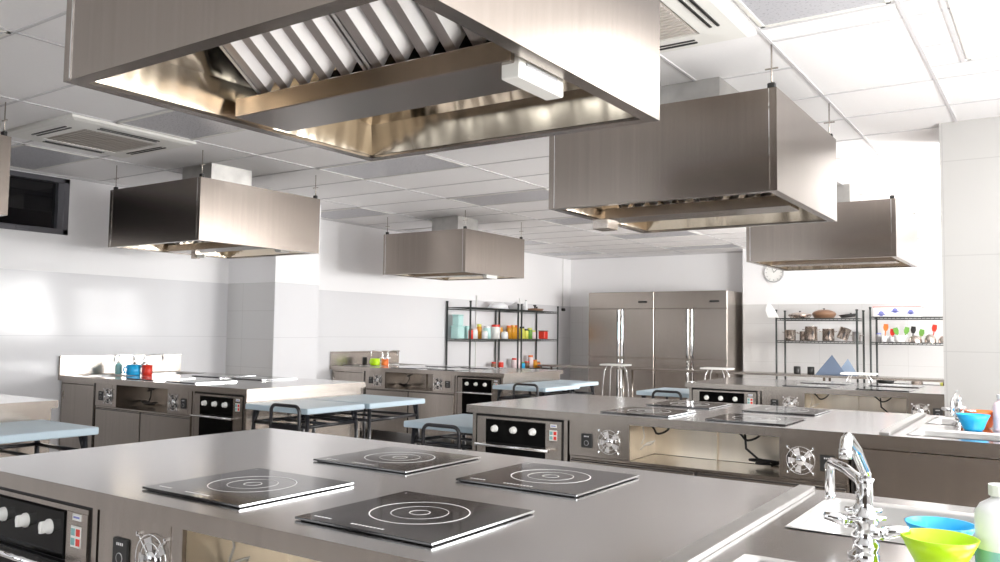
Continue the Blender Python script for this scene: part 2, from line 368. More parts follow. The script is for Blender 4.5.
# ------------------------------------------------------------ exhaust hoods
HX, HY, HZ0, HZ1 = 1.215, 1.22, 1.949, 2.43
def hood(x0, y0, label, nblade=11, wx=HX, wy=HY, duct=(.42, .81, .39, .80), jb='right'):
    t = thing('exhaust_hood', label, 'extractor hood', (x0, y0, HZ0), 'stainless exhaust hoods over the cooking islands')
    H = HZ1 - HZ0; th = .012; lip = .045
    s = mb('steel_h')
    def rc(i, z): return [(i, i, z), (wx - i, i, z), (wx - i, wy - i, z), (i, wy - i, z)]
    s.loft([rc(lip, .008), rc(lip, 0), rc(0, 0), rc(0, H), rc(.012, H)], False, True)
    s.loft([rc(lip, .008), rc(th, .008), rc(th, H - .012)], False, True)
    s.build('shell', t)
    for x in (.035, wx - .035):
        mb('chrome').box(x - .002, x + .002, -.003, .001, .004, H - .002).build('seam_strip', t)
        mb('chrome').box(x - .002, x + .002, wy - .001, wy + .003, .004, H - .002).build('seam_strip', t)
    ln = mb('steel_liner'); a = lip + .001; k = .10
    b0 = [(a, a, .01), (wx - a, a, .01), (wx - a, wy - a, .01), (a, wy - a, .01)]
    b1 = [(a + k * .2, a + k * .3, .12), (wx - a - k * .2, a + k * .3, .12), (wx - a - k * .2, wy - a - k * .3, .12), (a + k * .2, wy - a - k * .3, .12)]
    b2 = [(a + k, a + k * .3, H - .03), (wx - a - k, a + k * .3, H - .03), (wx - a - k, wy - a - k * .3, H - .03), (a + k, wy - a - k * .3, H - .03)]
    ln.loft([b0, b1, b2], False, True); ln.build('inner_lining', t)
    yc = wy / 2
    tr = mb('steel_h').box(.085, wx - .085, yc - .11, yc + .11, .002, .062, .003)
    tr.build('grease_trough', t)
    # filter banks: sloping from high at the outside to the trough
    for sgn, nm in ((-1, 'near'), (1, 'far')):
        ya, yb_ = yc + sgn * .085, yc + sgn * (yc - .10)
        za, zb_ = .07, .38
        xs0, xs1 = .165, wx - .11
        for half in (0, 1):
            xa = xs0 + half * (xs1 - xs0) / 2 + .004; xb = xs0 + (half + 1) * (xs1 - xs0) / 2 - .004
            f = MB().use('dark')  # black backing sheet stands in for the shade between blades
            dz = .045
            f.loft([[(xa, ya, za + dz), (xb, ya, za + dz), (xb, ya, za + dz + .01), (xa, ya, za + dz + .01)],
                    [(xa, yb_, zb_ + dz), (xb, yb_, zb_ + dz), (xb, yb_, zb_ + dz + .01), (xa, yb_, zb_ + dz + .01)]], True, True)
            f.use('baffle')
            n = nblade // 2; st = (xb - xa - .03) / n
            for i in range(n):
                p0 = xa + .015 + i * st; p1 = p0 + st * .40; p2 = p0 + st * .70
                # V-bent baffle: a flat plate and a slanted one
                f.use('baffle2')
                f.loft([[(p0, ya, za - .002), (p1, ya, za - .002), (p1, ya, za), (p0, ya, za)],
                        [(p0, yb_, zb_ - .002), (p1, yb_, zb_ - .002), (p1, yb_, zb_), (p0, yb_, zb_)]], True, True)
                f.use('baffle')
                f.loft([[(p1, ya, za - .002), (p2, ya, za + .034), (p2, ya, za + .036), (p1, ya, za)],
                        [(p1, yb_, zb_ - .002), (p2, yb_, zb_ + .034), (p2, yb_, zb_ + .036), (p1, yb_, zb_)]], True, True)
            for (q0, q1) in ((xa, xa + .012), (xb - .012, xb)):
                f.loft([[(q0, ya, za - .006), (q1, ya, za - .006), (q1, ya, za + .03), (q0, ya, za + .03)],
                        [(q0, yb_, zb_ - .006), (q1, yb_, zb_ - .006), (q1, yb_, zb_ + .03), (q0, yb_, zb_ + .03)]], True, True)
            f.build('baffle_filter', t)
    if duct:
        d = mb('galv'); dh = ZC - HZ1
        d.box(duct[0], duct[1], duct[2], duct[3], H - .001, H + dh - .002)
        d.box(duct[0] - .02, duct[1] + .02, duct[2] - .02, duct[3] + .02, H - .001, H + .02)
        d.build('duct', t)
    for x in (.03, wx - .03):
        for y in (.03, wy - .03):
            r = mb('steel').tube([(x, y, H - .02), (x, y, H + (ZC - HZ1) - .008)], .004, 6)
            r.use('black_pl').box(x - .018, x + .018, y - .012, y + .012, H, H + .03, .003)
            r.use('steel').box(x - .03, x + .03, y - .004, y + .004, H + .095, H + .101)
            r.build('hanger_rod', t)
    if jb == 'right':
        j = mb('cond_white').box(wx - .125, wx - .07, .52, .74, -.035, .03, .003); j.use('grey_pl').box(wx - .071, wx - .066, .55, .70, .0, .008)
        j.build('control_box', t)
    elif jb == 'left':
        j = mb('steel').box(.03, .13, .45, .58, -.06, -.003, .003); j.build('junction_box', t)
    elif jb == 'both':
        mb('steel').box(.25, .31, .62, .67, -.055, .03, .003).build('junction_box', t)
        mb('cond_white').box(.31, .41, .64, .66, -.05, -.02, .002).build('control_box', t)
        mb('cond_white').box(wx - .34, wx - .26, wy - .20, wy - .10, .01, .07, .003).build('lamp_housing', t)
    # bulkhead lamp inside the canopy
    return t
hood(-2.238, 1.165, 'huge stainless exhaust hood hanging nearest the camera, its bright slatted filters showing from below')
hood(-2.276, 3.814, 'stainless exhaust hood right of the middle, hanging behind the huge front one', jb='left')
hood(-2.347, 7.43, 'stainless exhaust hood farthest back on the right, hanging above the wall clock', jb=None, wx=1.24)
hood(-6.58, 3.86, 'stainless exhaust hood on the left with a nearly black front and white side', jb='both')
hood(-6.67, 7.35, 'small-looking stainless exhaust hood hanging in front of the left wall racks', jb='right')
hood(-6.47, 1.22, 'stainless exhaust hood cut by the left edge of the picture, only its right side seen', jb=None)

# ------------------------------------------------------------ cooking islands
ZT = .85
def surf_with_holes(m, x0, x1, y0, y1, z, holes):
    xs = sorted({x0, x1, *[h[0] for h in holes], *[h[1] for h in holes]}); ys = sorted({y0, y1, *[h[2] for h in holes], *[h[3] for h in holes]})
    for i in range(len(xs) - 1):
        for j in range(len(ys) - 1):
            cx, cy = (xs[i] + xs[i + 1]) / 2, (ys[j] + ys[j + 1]) / 2
            if any(h[0] < cx < h[1] and h[2] < cy < h[3] for h in holes): continue
            m.poly([(xs[i], ys[j], z), (xs[i + 1], ys[j], z), (xs[i + 1], ys[j + 1], z), (xs[i], ys[j + 1], z)])

def fan_guard(parent, x, z, r=.064, blade='fan_blade'):
    m = mb('dark').lathe([(0.0, -.001), (r, -.001), (r, .0)], (x, 0, z), 20, False, 'y', True)
    # blades
    m.use(blade)
    for k in range(5):
        a = k * 2 * PI / 5 + .3
        p = [(x + .014 * math.cos(a), -.003, z + .014 * math.sin(a)), (x + r * .92 * math.cos(a + .15), -.0025, z + r * .92 * math.sin(a + .15)),
             (x + r * .92 * math.cos(a + .65), -.0055, z + r * .92 * math.sin(a + .65)), (x + .014 * math.cos(a + .8), -.004, z + .014 * math.sin(a + .8))]
        m.poly(p)
    fan = m.build('cooling_fan', parent)
    g = mb('chrome')
    for R in (r, r * .68):
        g.tube([(x + R * math.cos(k * PI / 12), -.008, z + R * math.sin(k * PI / 12)) for k in range(25)], .0016, 5, False)
    for k in range(4):
        a = PI / 4 + k * PI / 2
        g.tube([(x + .01 * math.cos(a), -.008, z + .01 * math.sin(a)), (x + (r + .018) * math.cos(a), -.006, z + (r + .018) * math.sin(a))], .0022, 5)
        g.lathe([(0, -.011), (.006, -.010), (.006, 0)], (x + (r + .018) * math.cos(a), 0, z + (r + .018) * math.sin(a)), 8, False, 'y')
    g.lathe([(0, -.013), (.024, -.012), (.025, -.006)], (x, 0, z), 16, True, 'y')
    g.build('fan_guard', parent)
def socket(parent, x, z):
    m = mb('black_pl').box(x - .034, x + .034, -.008, 0, z - .038, z + .038, .003)
    m.use('grey_pl').lathe([(.012, -.0095), (.014, -.0095), (.014, -.008)], (x, 0, z - .012), 16, False, 'y')
    m.use('white_mark')
    for i in range(4): m.box(x - .014 + i * .008, x - .010 + i * .008, -.0088, -.008, z + .02, z + .027)
    m.build('power_socket', parent)

def oven(ox, dirn, y0, u0, u1, where, zb=.10, detail=True):
    """built in oven; local x runs in world x, front at local y=0"""
    xa, xb = sorted((ox + dirn * u0, ox + dirn * u1)); w = xb - xa
    t = thing('built_in_oven', 'black glass oven with white knobs ' + where, 'oven', (xa, y0, 0), 'ovens built into the island ends')
    b = mb('dark').box(.006, w - .006, .004, .5, zb + .01, .797); b.build('recess', t)
    f = mb('steel'); 
    f.box(.012, w - .012, -.004, .004, .775, .788); f.box(.012, .075, -.006, .02, zb + .15, .775); f.box(w - .115, w - .012, -.006, .02, zb + .15, .775)
    f.box(.012, w - .012, -.006, .02, zb + .02, zb + .145)
    f.build('surround', t)
    p = mb('black_gloss').box(.08, w - .12, -.010, .02, .642, .771, .002).build('control_panel', t)
    d = mb('black_gloss').box(.08, w - .12, -.014, .02, zb + .15, .634, .003)
    d.build('oven_door', t)
    pts = [(.03, -.05, .628), (w - .07, -.05, .628)]
    h = mb('chrome').tube(pts, .009, 10)
    for x in (.06, w - .10): h.tube([(x, -.05, .628), (x, -.004, .628)], .006, 8)
    h.build('handle', t)
    for i in range(3):
        x = .145 + i * (w - .34) / 2; z = .722
        k = mb('white_pl').lathe([(.021, 0), (.021, -.006), (.017, -.008), (.017, -.024), (.012, -.026), (0, -.026)], (x, -.010, z), 16, True, 'y')
        k.box(x - .004, x + .004, -.040, -.03, z - .016, z + .016, .002)
        k.build('knob', t)
    if detail:
        s = mb('white_pl').box(w - .082, w - .042, -.0085, -.006, .755, .772)
        s.use('purple').box(w - .077, w - .047, -.0092, -.0085, .761, .766); s.build('label_tag', t)
        s = mb('white_pl').box(w - .089, w - .039, -.0085, -.006, .682, .740, .002)
        for (a, b, c) in ((0, 0, 'teal'), (1, 0, 'red'), (0, 1, 'teal'), (1, 1, 'red')):
            x = w - .086 + a * .025; z = .688 + b * .026; s.use(c).box(x, x + .019, -.0092, -.0085, z, z + .019)
        s.build('instruction_sticker', t)
    return t

def induction_hob(cx, cy, where, sx=.40, sy=.39):
    t = thing('induction_hob', 'black glass hob ' + where, 'hob', (cx, cy, ZT), 'single induction hobs set on the worktops')
    a, b = sx / 2, sy / 2
    mb('hob_glass').box(-a, a, -b, b, .002, .0075, .0008).build('glass_top', t)
    e = mb('chrome').box(a, a + .002, -b, b, .0035, .0077); e.box(-a, a, b, b + .002, .0035, .006)
    e.use('black_pl').box(-a + .01, a - .01, -b + .01, b - .01, .0005, .002)
    e.build('edge_trim', t)
    for R, w in ((.118, .0032), (.068, .0014), (.024, .002)):
        m = mb('white_mark').ring((0, .01, .0076), R, w, .0004); m.build('cooking_zone_ring', t)
    m = mb('white_mark'); z0, z1 = .0076, .0078
    for i in range(9): m.box(-.05 + i * .011, -.043 + i * .011, -b + .025, -b + .032, z0, z1)
    for i in range(5): m.box(-a + .03 + i * .011, -a + .038 + i * .011, -b + .03, -b + .036, z0, z1)
    m.box(-a + .02, -a + .022, b - .03, b - .022, z0, z1)
    m.build('printed_markings', t)
    return t

def faucet(x, y, ex, ey, ez, where, base=.0, h=.14, drop=.05, r=.0095, lever=True):
    """deck tap: body, handle and a spout that rises to (ex,ey,ez) and turns down"""
    t = thing('sink_faucet', 'chrome bent-spout faucet, ' + where, 'faucet', (x, y, ZT + base), 'chrome faucets on the island sinks')
    b = mb('chrome').lathe([(.030, 0), (.030, .006), (.022, .010), (.019, .03), (.022, .036), (.022, .044), (.016, .05), (.016, .075), (.021, .082), (.021, .096), (.014, .104), (.012, .12), (.012, h - .01), (.015, h), (0.0, h + .004)], (0, 0, 0), 20, True, cap0=True)
    b.build('body', t)
    dx, dy, dz = ex - x, ey - y, ez - (ZT + base)
    L = math.hypot(dx, dy) or 1e-3; ux, uy = dx / L, dy / L
    pts = [(0, 0, h - .01), (ux * .004, uy * .004, h + .012), (ux * .018, uy * .018, h + .022)]
    pts += [(dx * .5, dy * .5, (h + .022 + dz) / 2 + .004), (dx - ux * .012, dy - uy * .012, dz), (dx, dy, dz - .006), (dx + ux * .006, dy + uy * .006, dz - .02), (dx + ux * .007, dy + uy * .007, dz - drop)]
    s = mb('chrome').tube(pts, r, 12)
    s.tube([(dx + ux * .007, dy + uy * .007, dz - drop + .004), (dx + ux * .007, dy + uy * .007, dz - drop - .012)], r * 1.06, 12)
    s.build('spout', t)
    k = mb('chrome').tube([(0, 0, .062), (-uy * .03 + ux * .01, ux * .03 + uy * .01, .066)], .011, 10)
    k.tube([(-uy * .03, ux * .03, .066), (-uy * .045, ux * .045, .072), (-uy * .075, ux * .075, .078)], [.013, .012, .007], 10)
    for a in range(4):
        aa = a * PI / 2 + .4
        k.tube([(0, 0, .089), (.034 * math.cos(aa), .034 * math.sin(aa), .091)], [.007, .005], 8)
    k.build('tap_handle', t)
    return t

def island(ox, dirn, y0, Wd, L, U, nm, opening_depth=None, holes_u=(), basins=True, ridge=True, splash=False, sidepos=''):
    """ox = x of the oven end; u grows away from the oven end"""
    X = lambda u: ox + dirn * u
    oh = .025
    xa, xb = sorted((X(0), X(L)))
    # ---- worktop
    t = thing('island_worktop', 'long brushed steel worktop of ' + nm, 'worktop', (0, 0, 0), 'steel worktops of the cooking islands')
    m = mb('steel_top')
    us = U['sink0'] + .10; ue = min(L - .04, us + .46)
    yb1, yb2, yb3, yb4 = y0 + .10, y0 + Wd * .34, y0 + Wd * .57, y0 + Wd - .10
    sx0, sx1 = sorted((X(us), X(ue)))
    holes = [(sx0, sx1, yb1, yb2), (sx0, sx1, yb3, yb4)]
    surf_with_holes(m, xa, xb, y0, y0 + Wd, ZT, holes)
    th = .045; m.use('steel')  # edge of the same worktop, darker steel imitates its dim aisle reflection
    m.poly([(xa, y0, ZT - th), (xb, y0, ZT - th), (xb, y0, ZT), (xa, y0, ZT)]); m.poly([(xa, y0 + Wd, ZT - th), (xb, y0 + Wd, ZT - th), (xb, y0 + Wd, ZT), (xa, y0 + Wd, ZT)])
    m.poly([(xa, y0, ZT - th), (xa, y0 + Wd, ZT - th), (xa, y0 + Wd, ZT), (xa, y0, ZT)]); m.poly([(xb, y0, ZT - th), (xb, y0 + Wd, ZT - th), (xb, y0 + Wd, ZT), (xb, y0, ZT)])
    surf_with_holes(m, xa, xb, y0, y0 + Wd, ZT - th, holes)
    m.build('deck', t)
    for k, (ya, yb_) in enumerate(((yb1, yb2), (yb3, yb4))):
        s = mb('steel_sink'); dpt = .20; r = .03
        def rr(i, z, e):
            a0, a1, c0, c1 = sx0 + i, sx1 - i, ya + i, yb_ - i
            out = []
            for (cx, cy, st) in ((a1 - e, c1 - e, 0), (a0 + e, c1 - e, 1), (a0 + e, c0 + e, 2), (a1 - e, c0 + e, 3)):
                for q in range(5):
                    an = st * PI / 2 + q * PI / 8; out.append((cx + e * math.cos(an), cy + e * math.sin(an), z))
            return out
        s.loft([rr(-.001, ZT + .002, .004), rr(.004, ZT + .002, r), rr(.006, ZT - .01, r), rr(.012, ZT - dpt + .02, r), rr(.03, ZT - dpt, r)], False, True, True)
        s.lathe([(.0, .004), (.03, .004), (.034, .0005)], ((sx0 + sx1) / 2, (ya + yb_) / 2, ZT - dpt), 16, True)
        s.build('sink_basin', t)
    if ridge:
        r0, r1 = sorted((X(U['sink0']), X(U['sink0'] + .045)))
        mb('steel_sink').box(r0, r1, y0 + .015, y0 + Wd - .015, ZT, ZT + .012, .002).build('raised_rim', t)
    if splash:
        q = X(L)
        sp = mb('steel').box(q, q - dirn * .03, y0, y0 + Wd, ZT, ZT + .155, .004); sp.box(q - dirn * .0, q - dirn * .04, y0 - .001, y0 + Wd + .001, ZT + .155, ZT + .17)
        sp.build('splashback', t)
    # ---- front cabinets
    yf = y0 + oh; yr = y0 + Wd - oh; zb = .10; zt = ZT - th - .001
    # oven housing
    c = thing('oven_cabinet', 'steel oven housing at the end of ' + nm, 'cabinet', (0, 0, 0), 'oven housings of the islands')
    e0, e1 = X(.03), X(U['ov0'])
    b = mb('steel').box(e0, e1, yf, yr, zb, zt)
    b.box(X(U['ov1']), X(U['a0'] - .012), yf, yr, zb, zt)
    b.box(e1, X(U['ov1']), yf + .52, yr, zb, zt)
    b.build('housing', c)
    b = mb('steel')
    for u in (.10, U['a0'] - .05):
        for y in (yf + .06, yr - .06): b.lathe([(.02, 0), (.02, zb)], (X(u), y, 0), 12, True, cap0=True)
    b.build('feet', c)
    oven(ox, dirn, yf - .001, U['ov0'], U['ov1'], 'in ' + nm)
    # middle cabinet
    c = thing('fan_cabinet', 'steel cabinet with sockets and round fans in ' + nm, 'cabinet', (0, 0, 0), 'middle cabinets of the islands')
    a0, a1, b0, b1 = U['a0'], U['o0'], U['o1'], U['b1']
    zl = .615
    od = .34
    b = mb('steel')
    for p, q in ((a0, a1), (b0, b1)):
        b.box(X(p), X(q), yf, yf + .012, zl, zt)
    b.box(X(a0), X(a0 + .01), yf + .012, yr, zb, zt); b.box(X(b1 - .01), X(b1), yf + .012, yr, zb, zt)
    b.box(X(a0 + .01), X(b1 - .01), yf, yr, zl - .014, zl - .002)
    b.box(X(a0 + .01), X(b1 - .01), yr - .012, yr, zb, zt)
    b.build('carcass', c)
    b = mb('steel' if splash else 'slot_steel'); b.box(X(a0 + .012), X(b1 - .012), yf + od, yf + od + .008, zl, zt)  # right slots get the lightened steel, left ones stay darker
    b.box(X(a1 - .006), X(a1 - .002), yf + .014, yf + od, zl, zt); b.box(X(b0 + .002), X(b0 + .006), yf + .014, yf + od, zl, zt)
    b.box(X(a1 + .36), X(a1 + .364), yf + od - .02, yf + od, zl, zt)
    b.build('slot_lining', c)
    mid = (a0 + b1) / 2
    for p, q in ((a0 + .012, mid - .008), (mid + .008, b1 - .012)):
        d = mb('steel').box(X(p), X(q), yf - .002, yf + .014, zb + .02, zl - .02, .003).build('door', c)
        mb('dark').box(X(p) , X(q), yf - .0035, yf - .0021, zl - .030, zl - .024).build('groove_shade', d)  # near-black strip on the door, painted shade of a groove
    s = mb('dark').box(X(mid - .006), X(mid + .006), yf + .004, yf + .01, zb + .02, zl - .02).build('door_gap', c)
    for (us_, uf) in ((U['s1'], U['f1']), (U['s2'], U['f2'])):
        pn = mb('steel').box(X(min(us_, uf) - .05), X(max(us_, uf) + .07), -.0015, 0, zl + .012, zt - .008).build('vent_panel', c, loc=(0, yf, 0))
        fan_guard(pn, X(uf), .703, blade='black_pl' if splash else 'fan_blade'); socket(pn, X(us_), .70)
    # cables in the slot
    w1 = X(a1 + .05); 
    y_ = yf + .18
    def cab(key, pts, rr): mb(key).tube(pts, rr, 6).build('cable', c)
    def sag(u0, u1, dz): cab('cable', [(X(u0 + (u1 - u0) * k / 10), y_ + .02 * math.sin(k), zt - .005 - dz * math.sin(PI * k / 10)) for k in range(11)], .006)
    sag(a1 + .03, a1 + .16, .05); sag(b0 - .27, b0 - .13, .045)
    cab('cable', [(X(b0 - .22), y_, zt - .02), (X(b0 - .215), y_, .71), (X(b0 - .16), y_ + .02, .66), (X(b0 - .05), y_ + .03, .645), (X(b0 - .012), y_ + .04, .66)], .006)
    cab('cable', [(X(b0 - .13 + (.03 + .003 * j) * math.cos(j * PI / 6)), y_ + .05 + (.03 + .001 * j) * math.sin(j * PI / 6), .628 + .0012 * j) for j in range(26)], .006)
    cab('cable_w', [(X(a1 + .006), y_ - .05, .66), (X(a1 + .05), y_ - .06, .70), (X(a1 + .09), y_ - .05, .715), (X(a1 + .06), y_ - .04, .69), (X(a1 + .012), y_ - .03, .68)], .004)
    cab('cable_w', [(X(a1 + .02), y_ - .05, .79), (X(a1 + .03), y_ - .05, .73), (X(a1 + .012), y_ - .05, .69)], .0035)
    b = mb('steel')
    for u in (a0 + .06, b1 - .06):
        for y in (yf + .06, yr - .06): b.lathe([(.02, 0), (.02, zb)], (X(u), y, 0), 12, True, cap0=True)
    b.build('feet', c)
    # sink cabinet
    c = thing('sink_cabinet', 'plain steel cabinet under the sinks of ' + nm, 'cabinet', (0, 0, 0), 'sink cabinets of the islands')
    p, q = U['b1'] + .012, L - .02
    b = mb('steel').box(X(p), X(p + .012), yf, yr, zb, zt); b.box(X(q - .012), X(q), yf, yr, zb, zt); b.box(X(p + .012), X(q - .012), yr - .012, yr, zb, zt)
    b.box(X(p + .012), X(q - .012), yf, yr, zb, zb + .012); b.box(X(p + .012), X(q - .012), yf, yf + .012, zt - .02, zt)
    b.build('carcass', c)
    nd = 1
    for k in range(nd):
        pa, pb = p + .014 + k * (q - p - .028) / nd + .002, p + .014 + (k + 1) * (q - p - .028) / nd - .002
        d = mb('steel').box(X(pa), X(pb), yf - .002, yf + .014, zb + .02, zt - .024, .003).build('door', c)
        hx = pb - .02 if nd == 1 else (pb - .02 if k == 0 else pa + .02)
        mb('chrome').box(X(hx - .004), X(hx + .004), yf - .010, yf - .002, zt - .16, zt - .09, .002).build('handle', d)
    mb('dark').box(X(p + .002), X(p + .012), yf - .001, yf + .002, zb, zt).build('side_gap', c)
    b = mb('steel')
    for u in (p + .06, q - .06):
        for y in (yf + .06, yr - .06): b.lathe([(.02, 0), (.02, zb)], (X(u), y, 0), 12, True, cap0=True)
    b.build('feet', c)

UR = dict(ov0=.055, ov1=.655, a0=.69, s1=.80, f1=.935, o0=1.05, o1=1.83, f2=1.93, s2=2.05, b1=2.14, sink0=2.27)
UL = dict(ov0=.055, ov1=.635, a0=.67, s1=.765, f1=.895, o0=.975, o1=1.69, f2=1.80, s2=1.91, b1=2.00, sink0=1.90)
WD = 1.235
UR1 = {k: v + (.07 if k != 'sink0' else 0) for k, v in UR.items()}
I1 = (-2.90, 1.24); I2 = (-2.956, 4.02); I5 = (-2.86, 7.25)
LR = 3.05
island(I1[0], 1, I1[1], WD, LR, UR1, 'the front island')
island(I2[0], 1, I2[1], WD, LR, UR, 'the second right island')
island(I5[0], 1, I5[1], WD, 3.0, UR, 'the farthest right island')
island(-4.87, -1, 3.95, 1.23, 2.575, UL, 'the left wall island with beakers', splash=True, ridge=False)
island(-4.87, -1, 7.28, 1.25, 2.575, UL, 'the farther left island', splash=True, ridge=False)
island(-4.90, -1, 1.38, 1.23, 2.545, UL, 'the left picture-edge island', splash=True, ridge=False)

# hobs
ISN = [(I1, 'on the front island', 1), (I2, 'on the second right island', 1), (I5, 'on the farthest right island', 1)]
OFF = [(1.045, .285, 'left one of the near pair'), (1.64, .285, 'right one of the near pair'), (1.04, .905, 'left one of the far pair'), (1.63, .905, 'right one of the far pair')]
for (p, nm, d) in ISN:
    for (u, v, l) in OFF:
        induction_hob(p[0] + u, p[1] + v, nm + ', ' + l)
for (xo, yo, nm) in ((-4.87, 3.95, 'on the left wall island'), (-4.87, 7.28, 'on the farther left island'), (-4.90, 1.38, 'on the left picture-edge island')):
    for (u, v, l) in ((.92, .285, 'near aisle side'), (1.47, .285, 'near side towards the wall'), (.92, .93, 'far aisle side'), (1.47, .93, 'far side towards the wall')):
        induction_hob(xo - u, yo + v, nm + ', ' + l)

# faucets: a pair back to back on each island
faucet(-.335, 1.79, -.435, 1.97, 1.005, 'front island, the shorter one reaching over the far basin', h=.125, drop=.075, r=.0105)
faucet(-.315, 1.715, -.318, 1.56, 1.105, 'front island, the taller one leaning over the near basin', h=.165, drop=.022, r=.0105)
faucet(-.43, 4.70, -.44, 4.50, .98, 'second right island, in front of the tiled pillar', h=.14)
faucet(-.44, 4.78, -.47, 4.98, .98, 'second right island, turned to the back basin', h=.14)
faucet(-.42, 7.83, -.42, 7.63, 1.0, 'farthest right island, hidden near basin side')
faucet(-.42, 7.92, -.42, 8.12, 1.0, 'farthest right island, hidden far basin side')
faucet(-7.15, 4.50, -7.17, 4.32, 1.03, 'left wall island, spout bent towards the camera', h=.15, r=.008)
faucet(-7.15, 4.60, -7.17, 4.80, 1.03, 'left wall island, spout bent away from the camera', h=.15, r=.008)
faucet(-7.10, 7.85, -7.12, 7.67, 1.03, 'farther left island, spout bent towards the camera', h=.15, r=.008)
faucet(-7.10, 7.95, -7.12, 8.15, 1.03, 'farther left island, spout bent away from the camera', h=.15, r=.008)
faucet(-7.15, 1.95, -7.17, 1.77, 1.03, 'island at the left edge, front one')

# ------------------------------------------------------------ small things on the islands
def bowl(x, y, z, r, h, key, label, foot=.4, group=None, wall=.004):
    m = mb(key).lathe([(0, 0), (r * foot, 0), (r * (foot + .12), h * .12), (r * .80, h * .6), (r, h), (r - wall, h), (r * .78 - wall, h * .62), (r * foot, h * .12), (0, h * .1)], (0, 0, 0), 36)
    return tag(m.build('bowl', loc=(x, y, z)), label, 'bowl', group)
bowl(-.195, 1.735, ZT, .066, .070, 'green', 'lime green plastic bowl beside the front faucets', foot=.40)
bowl(-.213, 1.915, ZT + .001, .066, .058, 'blue', 'sky blue plastic bowl behind the lime green bowl', foot=.45)
bowl(-.355, 4.52, ZT + .001, .072, .075, 'blue', 'small sky blue bowl on the second island in front of the pillar', foot=.5)
bowl(-.333, 4.668, ZT + .001, .074, .082, 'orange', 'orange bowl mostly hidden behind the small blue bowl', foot=.5)
def bottle(name, x, y, z, r, h, key, cap, label, cat='bottle', group=None, liq=None, neck=.4):
    t = thing(name, label, cat, (x, y, z), group)
    m = mb(key).lathe([(0, 0), (r * .92, 0), (r, .006), (r, h * .68), (r * .8, h * .78), (r * neck, h * .85), (r * neck, h * .9), (0, h * .9)], (0, 0, 0), 20)
    m.build('body', t)
    mb(cap).lathe([(r * neck * 1.2, h * .88), (r * neck * 1.2, h), (0, h)], (0, 0, 0), 14, False).build('cap', t)
    if liq: mb(liq).lathe([(r * 1.004, h * .04), (r * 1.004, h * .3)], (0, 0, 0), 20).build('liquid_band', t)
    return t
bottle('detergent_bottle', -.098, 1.80, ZT, .045, .165, 'milky', 'white_pl', 'milky white detergent bottle at the lower right corner', liq='teal')
bottle('detergent_bottle', -.01, 1.92, ZT, .04, .14, 'milky', 'white_pl', 'second milky bottle just outside beside the detergent bottle', neck=.35)
bottle('soap_bottle', -.235, 4.60, ZT, .045, .17, 'pink', 'white_pl', 'pale pink soap bottle at the right edge on the second island', neck=.5)
bottle('soap_bottle', -.15, 4.80, ZT, .045, .19, 'milky', 'white_pl', 'tall milky bottle at the very right edge behind the pink soap bottle', neck=.5)
# small mixed things by the left sinks
def mug(name, x, y, z, r, h, key, label, cat='beaker', group=None, handle=True, dirn=-PI / 2):
    t = thing(name, label, cat, (x, y, z), group)
    mb(key).lathe([(0, 0), (r * .9, 0), (r, h * .06), (r, h), (r * .9, h), (r * .88, h * .08), (0, h * .07)], (0, 0, 0), 18).build('body', t)
    if handle:
        c, s = math.cos(dirn), math.sin(dirn)
        mb(key).tube([(c * r * .95, s * r * .95, h * .8), (c * r * 1.5, s * r * 1.5, h * .78), (c * r * 1.6, s * r * 1.6, h * .5), (c * r * 1.4, s * r * 1.4, h * .25), (c * r * .95, s * r * .95, h * .22)], r * .1, 6).build('handle', t)
    return t
mug('beaker', -7.08, 4.45, ZT, .062, .09, 'blue', 'bright blue plastic beaker by the sink of the left wall island')
mug('beaker', -6.99, 4.53, ZT, .045, .09, 'red', 'red plastic beaker right of the blue beaker on the left island', handle=False)
bottle('soap_bottle', -7.24, 4.40, ZT, .03, .12, 'teal', 'white_pl', 'small teal bottle left of the blue beaker on the left island')
mug('beaker', -7.12, 7.74, ZT, .06, .085, 'green', 'yellow-green beaker by the sink of the farther left island')
mug('beaker', -7.03, 7.82, ZT, .045, .08, 'orange', 'orange beaker beside the yellow-green one on the farther left island', handle=False)
mug('beaker', -7.28, 7.72, ZT, .03, .10, 'black_pl', 'dark slim cup left of the yellow-green beaker', cat='cup', handle=False)

# ------------------------------------------------------------ dining tables and chairs
def table(x0, x1, y0, y1, z, label, legs=True):
    t = thing('dining_table', label, 'table', ((x0 + x1) / 2, (y0 + y1) / 2, 0), 'pale blue tables at the island ends')
    a, b = (x1 - x0) / 2, (y1 - y0) / 2
    mb('pale_blue').box(-a, a, -b, b, z - .04, z, .005).build('tabletop', t)
    f = mb('black_tube')
    i = .05
    for sx in (-1, 1): f.tube([(sx * (a - i), -b + i, z - .13), (sx * (a - i), b - i, z - .13)], .012, 8)
    for sy in (-1, 1): f.tube([(-a + i, sy * (b - i), z - .13), (a - i, sy * (b - i), z - .13)], .012, 8)
    f.tube([(-a + i, 0, z - .13), (a - i, 0, z - .13)], .010, 8)
    for sx in (-1, 1):
        for sy in (-1, 1): f.tube([(sx * (a - i), sy * (b - i) , z - .13), (sx * (a - i * 1.3), sy * (b - i * 1.3), z - .044)], .012, 8)
    f.build('under_frame', t)
    for sx in (-1, 1):
        for sy in (-1, 1):
            l = mb('black_tube').tube([(sx * (a - i), sy * (b - i), z - .045), (sx * (a - i + .012), sy * (b - i + .012), z - .3), (sx * (a - .02), sy * (b - .02), .012)], .014, 8)
            l.use('grey_pl').lathe([(.018, 0), (.018, .014), (0, .014)], (sx * (a - .02), sy * (b - .02), 0), 10, False)
            l.build('leg', t)
    return t
